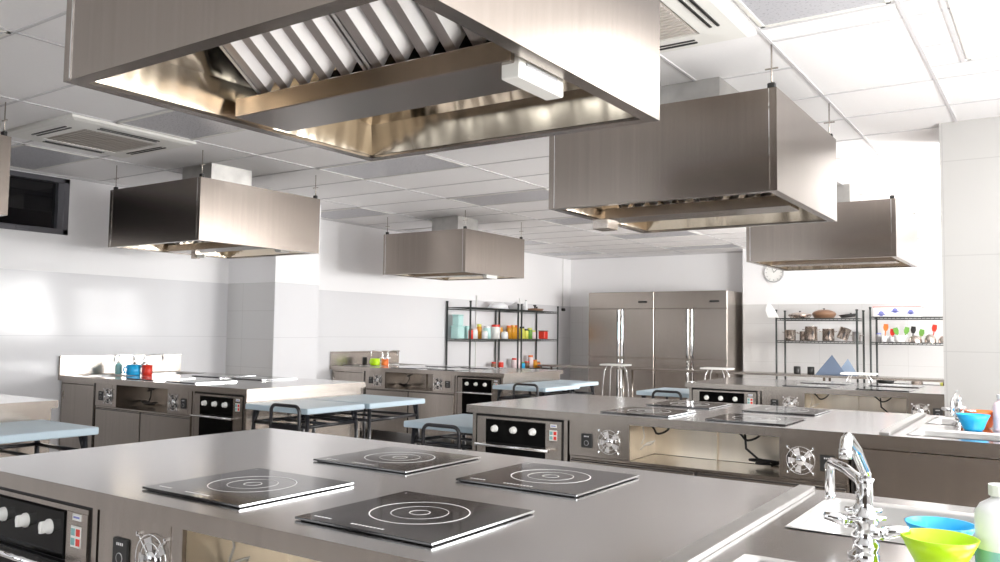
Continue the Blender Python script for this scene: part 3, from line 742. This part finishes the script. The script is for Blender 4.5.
def chair(x, y, label, rz=0, zt=.77, w=.14):
    """tubular chair; back arch at local y=0, seat towards +y"""
    t = thing('tubular_chair', label, 'chair', (x, y, 0), 'black tubular chairs tucked under the tables', rz)
    pts = [(-w - .02, -.03, .012), (-w, 0, .44), (-w, 0, zt - .05)]
    for k in range(1, 6):
        a = PI - k * PI / 10; pts.append((-w + .045 + .045 * math.cos(a), 0, zt - .045 + .045 * math.sin(a)))
    pts += [(w - .045, 0, zt)] + [(w - .045 + .045 * math.cos(PI / 2 - k * PI / 10), 0, zt - .045 + .045 * math.sin(PI / 2 - k * PI / 10)) for k in range(1, 6)]
    pts += [(w, 0, .44), (w + .02, -.03, .012)]
    mb('black_tube').tube(pts, .012, 10).build('back_frame', t)
    mb('black_tube').box(-w + .01, w - .01, -.006, .006, zt - .22, zt - .12, .004).build('backrest', t)
    mb('pale_blue').box(-w - .01, w + .01, .015, .33, .43, .452, .008).build('seat', t)
    for sx in (-1, 1):
        mb('black_tube').tube([(sx * (w - .01), .30, .43), (sx * (w + .015), .34, .012)], .012, 8).build('leg', t)
    s = mb('black_tube')
    for sx in (-1, 1): s.tube([(sx * w, 0, .42), (sx * (w - .01), .31, .42)], .010, 8); s.tube([(sx * (w + .012), -.018, .18), (sx * (w + .006), .325, .18)], .008, 8)
    s.build('side_rails', t)
    return t
table(-4.86, -4.22, 3.93, 4.49, .75, 'pale blue laminate table beside the left island with its near corner towards the front island')
table(-4.86, -4.20, 4.52, 5.16, .75, 'pale blue table farther along the end of the left wall island')
table(-4.86, -4.22, 7.05, 7.75, .74, 'pale blue table at the end of the farther left island')
table(-4.86, -4.36, 7.80, 8.45, .74, 'pale blue table behind another in front of the refrigerators')
table(-3.56, -2.975, 4.15, 4.80, .70, 'low pale blue table at the left end of the second right island')
table(-3.46, -2.87, 7.50, 8.20, .73, 'pale blue table at the left end of the farthest right island')
table(-4.86, -4.27, 1.90, 2.50, .75, 'pale blue table at the left edge of the picture')
table(-4.86, -4.20, 1.20, 1.86, .75, 'pale blue table outside the left edge, next to the other left one')
chair(-4.36, 3.86, 'black tubular chair with arched back at the table beside the left island')
chair(-4.41, 6.98, 'black tubular chair with arched back before the refrigerator-side tables')
chair(-3.17, 4.05, 'black tubular chair with arched back in front of the low table', zt=.705)
chair(-3.10, 7.40, 'black tubular chair at the left end of the farthest right island', zt=.745)

# ------------------------------------------------------------ refrigerators
def fridge(x0, label):
    w, y0, h, d = 1.185, 12.40, 1.97, .74
    t = thing('refrigerator', label, 'refrigerator', (x0, y0, 0), 'upright four-door steel refrigerators')
    mb('steel').box(0, w, .03, d, .12, h, .004).build('body', t)
    p = mb('steel').box(.002, w - .002, 0, .03, 1.70, h - .004, .003)
    p.build('top_panel', t)
    mb('black_pl').box(w * .77, w * .90, -.004, .0, 1.79, 1.82, .001).build('display', t)
    for i in range(2):
        for j, (za, zb_) in enumerate(((.14, .885), (.905, 1.69))):
            xa = .004 + i * (w / 2); xb = xa + w / 2 - .008
            dd = mb('steel').box(xa, xb, 0, .03, za, zb_, .004).build('door', t)
            hx = xb - .045 if i == 0 else xa + .015
            mb('chrome').box(hx, hx + .03, -.014, .0, za + .01, zb_ - .01, .004).build('handle', dd)
            mb('dark').box((hx - .012) if i == 0 else hx + .032, (hx - .004) if i == 0 else hx + .040, -.0012, .0004, za + .01, zb_ - .01).build('recess_shade', dd)  # near-black strip beside the handle, painted shade of a recess
    for x in (.06, w - .06):
        for y in (.08, d - .06): mb('black_pl').lathe([(.025, 0), (.025, .12)], (x, y, 0), 10, True, cap0=True).build('foot', t)
fridge(-6.60, 'left one of two tall four-door steel refrigerators against the back wall')
fridge(-5.405, 'right one of two tall four-door steel refrigerators, its white-lit side showing')

# long thin steel bench before the refrigerators
t = thing('steel_bench', 'long thin steel serving bench running in front of the refrigerators and racks', 'bench', (-4.1, 11.62, 0))
mb('steel').box(-2.9, 2.95, -.20, .20, .745, .775, .003).build('benchtop', t)
for x in (-2.85, -1.4, .05, 1.5, 2.9):
    for y in (-.16, .16): mb('steel').tube([(x, y, 0), (x, y, .746)], .016, 8).build('leg', t)
def bar_stool(x, y, label):
    t = thing('bar_stool', label, 'stool', (x, y, 0), 'white-topped stools along the steel bench')
    mb('white_pl').box(-.20, .20, -.14, .14, .81, .835, .008).build('seat', t)
    for sx in (-1, 1):
        for sy in (-1, 1):
            mb('chrome').tube([(sx * .10, sy * .08, .80), (sx * .13, sy * .10, .74), (sx * .15, sy * .12, .5), (sx * .16, sy * .14, 0)], .008, 8).build('leg', t)
    mb('chrome').tube([(.155, .13, .25), (.155, -.13, .25), (-.155, -.13, .25), (-.155, .13, .25), (.155, .13, .25)], .008, 6).build('foot_rail', t)
bar_stool(-5.50, 11.2, 'white-seated chrome stool in front of the left refrigerator')
bar_stool(-3.95, 11.2, 'white-seated chrome stool in front of the right edge of the refrigerators')
bar_stool(-2.12, 11.2, 'white-seated chrome stool below the blue card pyramids')
# things on the bench
def pyramid(x, y, s, h, key, label, rz):
    t = mb(key)
    b = [(-s, -s * .45, 0), (s, -s * .45, 0), (s * .75, s * .45, 0), (-s * .8, s * .45, 0)]
    t.poly(b)
    for i in range(4): t.poly([b[i], b[(i + 1) % 4], (0, 0, h)])
    o = t.build('folded_card_pyramid', loc=(x, y, .776)); o.rotation_euler.z = rz
    return tag(o, label, 'card pyramid', 'blue pyramids on the bench')
pyramid(-2.52, 11.56, .20, .27, 'slate', 'slate blue folded pyramid standing on the steel bench', .03)
pyramid(-2.36, 11.745, .14, .22, 'slate2', 'paler blue folded pyramid half behind the slate one', 0)
mug('mug', -2.98, 11.6, .776, .045, .10, 'black_pl', 'black mug at the left on the steel bench, below the pot rack', cat='mug', handle=False)
mug('mug', -2.80, 11.6, .776, .045, .10, 'black_pl', 'black mug just left of the slate blue pyramid', cat='mug', handle=False)

# ------------------------------------------------------------ racks
def rack(x0, x1, y0, y1, zs, h, label, wires='x'):
    t = thing('wire_shelf_rack', label, 'shelf rack', (x0, y0, 0), 'black shelf racks')
    w, d = x1 - x0, y1 - y0
    for x in (.0, w):
        for y in (.0, d):
            p = mb('rack').tube([(x, y, 0), (x, y, h)], .014, 8); p.lathe([(.018, 0), (.018, .02), (0, .02)], (x, y, h), 8)
            p.build('post', t)
    for z in zs:
        s = mb('rack')
        for (a, b) in (((0, 0), (w, 0)), ((0, d), (w, d)), ((0, 0), (0, d)), ((w, 0), (w, d))):
            for dz in (-.004, -.030): s.tube([(a[0], a[1], z + dz), (b[0], b[1], z + dz)], .005, 6)
        n = int((w if w > d else d) / .05)
        if w > d:
            for i in range(1, n): s.tube([(w * i / n, 0, z - .004), (w * i / n, d, z - .004)], .0035, 4); 
            for i in range(n): s.tube([(w * i / n, 0, z - .030), (w * (i + .5) / n, 0, z - .004)], .003, 4)
            for y in (d * .33, d * .66): s.tube([(0, y, z - .008), (w, y, z - .008)], .004, 4)
        else:
            for i in range(1, n): s.tube([(0, d * i / n, z - .004), (w, d * i / n, z - .004)], .0035, 4)
            for i in range(n): s.tube([(w, d * i / n, z - .030), (w, d * (i + .5) / n, z - .004)], .003, 4)
            for x in (w * .33, w * .66): s.tube([(x, 0, z - .008), (x, d, z - .008)], .004, 4)
        s.build('shelf', t)
ZL = (.20, .70, 1.18, 1.64)
rack(-7.42, -7.0, 9.58, 10.84, ZL, 1.71, 'black wall rack nearer the camera, holding mint green tubs')
rack(-7.42, -7.0, 10.94, 12.07, ZL, 1.71, 'black rack of the left wall row closest to the refrigerators')
ZR = (.20, .56, 1.22, 1.54)
rack(-3.38, -2.30, 12.05, 12.50, ZR, 1.64, 'black rack of pots and pans right of the refrigerators')
rack(-2.13, -.70, 12.05, 12.50, (.20, .66, 1.22, 1.56), 1.67, 'black rack of colanders and utensils beside the pillar')

Z2, Z3, Z1 = 1.182, 1.642, .702
def tub(x, y, z, sx, sy, h, key, label, lid=None, group=None):
    t = thing('storage_tub', label, 'tub', (x, y, z), group)
    mb(key).box(-sx / 2, sx / 2, -sy / 2, sy / 2, 0, h * .9, .01).build('body', t)
    mb(lid or key).box(-sx / 2 - .006, sx / 2 + .006, -sy / 2 - .006, sy / 2 + .006, h * .9, h, .006).build('lid', t)
    return t
def jar(x, y, z, r, h, key, lid, label, group=None, band=None):
    t = thing('food_jar', label, 'jar', (x, y, z), group)
    mb(key).lathe([(0, 0), (r, 0), (r, h * .78), (r * .8, h * .86), (0, h * .86)], (0, 0, 0), 14).build('body', t)
    mb(lid).lathe([(r * .86, h * .84), (r * .86, h), (0, h)], (0, 0, 0), 14, False).build('lid', t)
    if band: mb(band).lathe([(r * 1.01, h * .2), (r * 1.01, h * .6)], (0, 0, 0), 14).build('paper_label', t)
    return t
XG = -7.30
tub(XG, 9.68, Z2, .14, .16, .19, 'mint', 'large mint green tub at the bottom of a stack on the left rack')
tub(XG, 9.68, Z2 + .191, .12, .12, .16, 'mint', 'small mint green tub, top of the stack on the left rack')
tub(XG, 9.89, Z2, .10, .08, .19, 'mint', 'pale mint tub standing right of the mint stack')
jar(XG + .15, 9.80, Z2, .035, .15, 'red', 'brown', 'dark red jar beside the last mint tub')
jar(XG, 10.10, Z2, .05, .15, 'milky', 'pink', 'milky jar with pink lid beside the mint tubs')
jar(XG, 10.22, Z2, .04, .22, 'amber', 'yellow', 'amber jar with yellow lid right of the milky jar')
jar(XG, 10.43, Z2, .06, .20, 'mint', 'milky', 'pale mint jar in the middle of the left racks')
jar(XG + .12, 10.20, Z2, .045, .12, 'milky', 'white_pl', 'low white jar in front of the amber jar with yellow lid')
jar(XG, 10.66, Z2, .075, .22, 'white_pl', 'red', 'tall white tub with red lid on the left rack')
for i, y in enumerate((10.79, 11.04, 11.15, 11.26)):
    jar(XG, y, Z2, .045, (.18, .21, .22, .22)[i], 'amber', 'orange' if i % 2 else 'amber', 'amber spice jar in the middle row, %s' % ('first from the left', 'second from the left', 'third from the left', 'fourth from the left')[i], 'amber spice jars')
jar(XG + .13, 10.72, Z2, .055, .11, 'milky', 'white_pl', 'short white pot in front of the first amber spice jar')
for i, (y, k, l, h) in enumerate(((11.42, 'yellow', 'black_pl', .20), (11.54, 'yellow', 'black_pl', .16), (11.66, 'leaf', 'yellow', .18), (11.77, 'pink', 'yellow', .14))):
    jar(XG, y, Z2, .045, h, k, l, ('yellow-green bottle jar with black lid', 'shorter yellow jar with black lid', 'green jar with yellow lid', 'pink jar with yellow lid')[i] + ' on the second left rack')
tub(XG + .1, 11.93, Z2, .12, .12, .14, 'red', 'square red tin at the right end of the left wall racks', lid='brown')
# top of the left racks
def pot(x, y, z, r, h, label, key='pot', rot=(0, 0, 0), lid=False, handle=True, group=None, name='saucepan', long=False):
    t = thing(name, label, 'pot', (x, y, z), group); t.rotation_euler = rot
    mb(key).lathe([(0, 0), (r * .96, 0), (r, .01), (r, h), (r + .004, h + .002), (r - .003, h), (r - .004, .012), (0, .008)], (0, 0, 0), 24).build('body', t)
    if lid: mb(key).lathe([(r + .003, h), (r * .8, h + .018), (.02, h + .03), (.02, h + .05), (0, h + .052)], (0, 0, 0), 24).build('lid', t)
    if handle:
        m = mb('black_pl' if long else key)
        if long: m.tube([(r, 0, h * .8), (r + .05, 0, h * .85), (r + .17, 0, h)], [.008, .009, .011], 8)
        else:
            for s in (-1, 1): m.tube([(s * r, -.03, h * .75), (s * (r + .03), -.025, h * .78), (s * (r + .03), .025, h * .78), (s * r, .03, h * .75)], .005, 6)
        m.build('handle', t)
    return t
tag(mb('milky').lathe([(0, 0), (.16, 0), (.15, .05), (.08, .10), (0, .11)], (0, 0, 0), 20).build('dome_cover', loc=(-7.18, 10.55, Z3)), 'pale dome cover on top of the middle left rack', 'cover')
tag(mb('grey_pl').lathe([(0, 0), (.12, 0), (.14, .06), (.05, .09), (.02, .12), (0, .12)], (0, 0, 0), 20).build('pot_lid', loc=(-7.18, 11.05, Z3)), 'grey pot lid on top of the rack by the refrigerators', 'pot lid')
t = thing('lidded_pan', 'dark low pan with knobbed lid at the right on top of the left racks', 'pan', (-7.18, 11.62, Z3))
mb('brown').lathe([(0, 0), (.13, 0), (.15, .035), (0, .045)], (0, 0, 0), 20).build('body', t); mb('black_pl').lathe([(.012, .04), (.012, .07), (.03, .085), (.025, .10), (0, .10)], (0, 0, 0), 12).build('lid_knob', t)
bottle('glass_bottle', -7.2, 11.38, Z3, .03, .17, 'milky', 'grey_pl', 'slim pale bottle on top of the rack by the refrigerators')
# lower goods of the left racks
for i, (y, k, l, h) in enumerate(((10.62, 'brown', 'red', .12), (10.72, 'red', 'pink', .14), (10.79, 'brown', 'brown', .11))):
    jar(XG + (.07 if i == 1 else 0), y, Z1, .04, h, k, l, ('first', 'second', 'third')[i] + ' of the small brown and red jars low on the left rack', 'small low jars')
low = [(11.20, 'pink', 'red', .17), (11.32, 'pink', 'pink', .16), (11.45, 'blue', 'leaf', .10), (11.58, 'brown', 'red', .11), (11.70, 'pink', 'orange', .21), (11.83, 'amber', 'orange', .13), (11.93, 'orange', 'brown', .10)]
nm = ['pink pot with red lid, leftmost', 'pale pink pot, second', 'blue pot with green lid', 'brown jar with red lid', 'tall pink canister with orange lid', 'amber jar beside the tall pink canister', 'orange jar with brown lid, rightmost']
for (y, k, l, h), n in zip(low, nm): jar(XG, y, Z1, .045, h, k, l, n + ' on the low shelf of the second left rack')

# pots on the right hand rack
zp = 1.222
pot(-3.22, 12.18, zp, .075, .15, 'steel pot at the left end of the pot rack')
pot(-3.06, 12.30, zp, .06, .13, 'smaller steel pot behind, second on the pot rack')
pot(-2.93, 12.18, zp, .085, .20, 'tallest steel pot on the pot rack')
pot(-2.70, 12.18, zp, .08, .17, 'straight steel pot right of the tallest one')
pot(-2.53, 12.22, zp + .03, .075, .16, 'tilted steel pot leaning on its neighbours', rot=(0, .35, 0), handle=False)
pot(-2.37, 12.40, zp, .05, .11, 'small steel pot behind the tilted one')
pot(-2.335, 12.14, zp, .045, .13, 'pale steel can at the right end of the pot rack', key='steel_sink')
zq = 1.542
def lidthing(x, y, z, r, h, key, label):
    t = thing('pan', label, 'pan', (x, y, z)); mb(key).lathe([(0, 0), (r * .8, 0), (r, h * .45), (r * 1.02, h * .5), (r * .9, h * .75), (r * .4, h), (0, h)], (0, 0, 0), 24).build('body', t)
    mb('black_pl').lathe([(.01, h), (.01, h + .01), (.02, h + .018), (0, h + .02)], (0, 0, 0), 10).build('lid_knob', t)
lidthing(-3.10, 12.25, zq, .16, .085, 'pot', 'low lidded steel pan at the left on top of the pot rack')
lidthing(-2.77, 12.25, zq, .16, .12, 'brown', 'large brown domed pan in the middle on top of the pot rack')
t = thing('frying_pan', 'black frying pan lying tilted at the right on top of the pot rack', 'pan', (-2.45, 12.25, zq + .012)); t.rotation_euler = (0, -.12, 0)
mb('black_pl').lathe([(0, 0), (.09, 0), (.12, .04), (.116, .04), (.086, .006), (0, .006)], (0, 0, 0), 24).build('body', t)
mb('black_pl').tube([(0, .115, .035), (0, .17, .05), (0, .22, .06)], [.009, .010, .012], 8).build('handle', t)
tag(mb('white_pl').loft([[(-.07, -.02, 0), (.07, -.02, 0), (.07, .02, 0), (-.07, .02, 0)], [(-.10, -.03, .10), (.02, -.03, .10), (.02, .03, .10), (-.10, .03, .10)], [(-.08, -.01, .20), (-.05, -.01, .20), (-.05, .01, .20), (-.08, .01, .20)]], True, True).build('white_cloth', loc=(-3.40, 11.98, 1.545)), 'white cloth bundle over the top left corner of the pot rack', 'cloth')

# utensil rack
t = thing('long_carton', 'long white carton with a red edge and blue prints on top of the utensil rack', 'carton', (-1.82, 12.27, 1.562))
mb('white_pl').box(-.29, .29, -.12, .12, 0, .14, .004).build('box', t)
mb('red').box(-.295, .295, -.125, .125, .125, .135).build('red_edge', t)
pr = mb('purple')
for k, (x, z) in enumerate(((-.19, .04), (-.02, .08), (.17, .06))):
    pr.lathe([(.0, -.001), (.035, -.001), (.035, 0)], (x, -.1205, z), 12, False, 'y'); pr.box(x - .05, x + .05, -.1215, -.1205, z - .02, z - .005)
pr.build('blue_prints', t)
zu = 1.222
def ladle(x, y, z, key, h, label, tilt=.1, name='spatula'):
    h *= .9
    t = thing(name, label, 'utensil', (x, y, z)); t.rotation_euler = (.1, tilt, 0)
    mb(key).tube([(0, 0, 0), (0, 0, h)], .008, 6).build('handle', t)
    mb(key).loft([[(-.02, -.006, h - .01), (.02, -.006, h - .01), (.02, .006, h - .01), (-.02, .006, h - .01)], [(-.032, -.008, h + .03), (.032, -.008, h + .03), (.032, .008, h + .03), (-.032, .008, h + .03)], [(-.026, -.006, h + .08), (.026, -.006, h + .08), (.026, .006, h + .08), (-.026, .006, h + .08)]], True, True).build('blade', t)
for i, (x, r, h, l) in enumerate(((-1.61, .085, .09, 'steel dome bowl turned over, right of the wide white bowl'), (-1.43, .07, .11, 'steel dome bowl in the middle of the utensil shelf'), (-1.27, .07, .09, 'steel dome bowl nearest the pillar'))):
    tag(mb('pot').lathe([(r, 0), (r * .97, h * .4), (r * .75, h * .8), (r * .3, h), (0, h)], (0, 0, 0), 24).build('steel_bowl', loc=(x, 12.22, zu)), l, 'bowl', 'overturned steel bowls')
bowl(-1.79, 12.2, zu, .09, .09, 'white_pl', 'wide white bowl holding green handles on the utensil shelf', foot=.5)
bowl(-1.98, 12.2, zu, .06, .08, 'milky', 'small milky bowl at the left of the utensil shelf', foot=.6)
jar(-2.07, 12.3, zu, .035, .12, 'grey_pl', 'purple', 'grey jar with blue lid in the corner of the utensil shelf')
jar(-1.89, 12.14, zu, .03, .07, 'grey_pl', 'grey_pl', 'tiny grey pot between the milky bowl and the wide white bowl')
ladle(-1.99, 12.27, zu + .02, 'orange', .16, 'red-orange spatula standing in the small milky bowl')
ladle(-1.90, 12.29, zu + .0, 'red', .11, 'short red spatula left of the wide white bowl', .05)
ladle(-1.81, 12.25, zu + .02, 'leaf', .11, 'green spatula in the wide white bowl, leaning left', -.25)
ladle(-1.75, 12.25, zu + .02, 'leaf', .12, 'second green spatula in the wide white bowl, leaning right', .25)
ladle(-1.67, 12.40, zu + .0, 'black_pl', .15, 'black spatula behind the first dome bowl', .1)
ladle(-1.58, 12.40, zu + .0, 'leaf', .11, 'green spatula right of the black one', .2)
ladle(-1.47, 12.42, zu + .0, 'white_pl', .22, 'white spatula standing behind the middle dome bowl', -.3)
ladle(-1.43, 12.42, zu + .0, 'red', .18, 'red spatula standing behind the middle dome bowl', .15)
t = thing('black_pan', 'black pan with bent handle on the low shelf of the utensil rack', 'pan', (-1.98, 12.24, .662))
mb('black_pl').lathe([(0, 0), (.09, 0), (.12, .05), (.115, .05), (.08, .01), (0, .01)], (0, 0, 0), 20).build('body', t)
mb('black_pl').tube([(.11, 0, .045), (.18, 0, .07), (.24, 0, .05), (.28, .02, .08)], .011, 8).build('handle', t)
pot(-1.60, 12.25, .662, .07, .07, 'small steel pan with black handle on the low shelf of the utensil rack', long=True)
tag(mb('yellow').lathe([(0, 0), (.05, 0), (.06, .04), (0, .05)], (0, 0, 0), 12).build('sponge_pot', loc=(-1.27, 12.2, .662)), 'small yellow-green pot near the pillar on the low shelf', 'pot')

# ------------------------------------------------------------ wall things
t = thing('wall_clock', 'round white wall clock with grey rim under the farthest right hood', 'clock', (-3.66, 12.93, 2.26))
mb('grey_pl').lathe([(0, .019), (.15, .019), (.155, 0), (.15, -.015), (.138, -.015), (.136, -.004)], (0, 0, 0), 32, True, 'y').build('rim', t)
f = mb('white_pl').lathe([(0, -.004), (.137, -.004)], (0, 0, 0), 32, False, 'y'); f.build('dial', t)
h = mb('black_pl')
for k in range(12):
    a = k * PI / 6; p, q = .105, .125
    h.tube([(p * math.sin(a), -.006, p * math.cos(a)), (q * math.sin(a), -.006, q * math.cos(a))], .003, 4)
h.build('hour_marks', t)
h = mb('black_pl').tube([(0, -.008, 0), (.05, -.008, .045)], .004, 5); h.tube([(0, -.009, 0), (-.03, -.009, .09)], .003, 5); h.build('hands', t)
t = thing('ceiling_drop_sensor', 'small black box hanging from a thin conduit near the left wall corner', 'sensor', (XL + .015, 13.0, 1.70))
mb('black_pl').box(-.014, .03, -.04, .04, -.02, .03, .006).build('box', t)
mb('white_pl').tube([(-.006, 0, .03), (-.006, 0, .925)], .007, 6).build('conduit', t)
# two pale vertical conduits behind the left racks
for y, l in ((10.33, 'left'), (11.55, 'right')):
    tag(mb('white_pl').tube([(0, 0, 0), (0, 0, 1.55)], .011, 8).build('wall_conduit', loc=(XL + .013, y, .3)), 'thin pale vertical conduit on the left wall behind the racks, the %s one' % l, 'conduit')
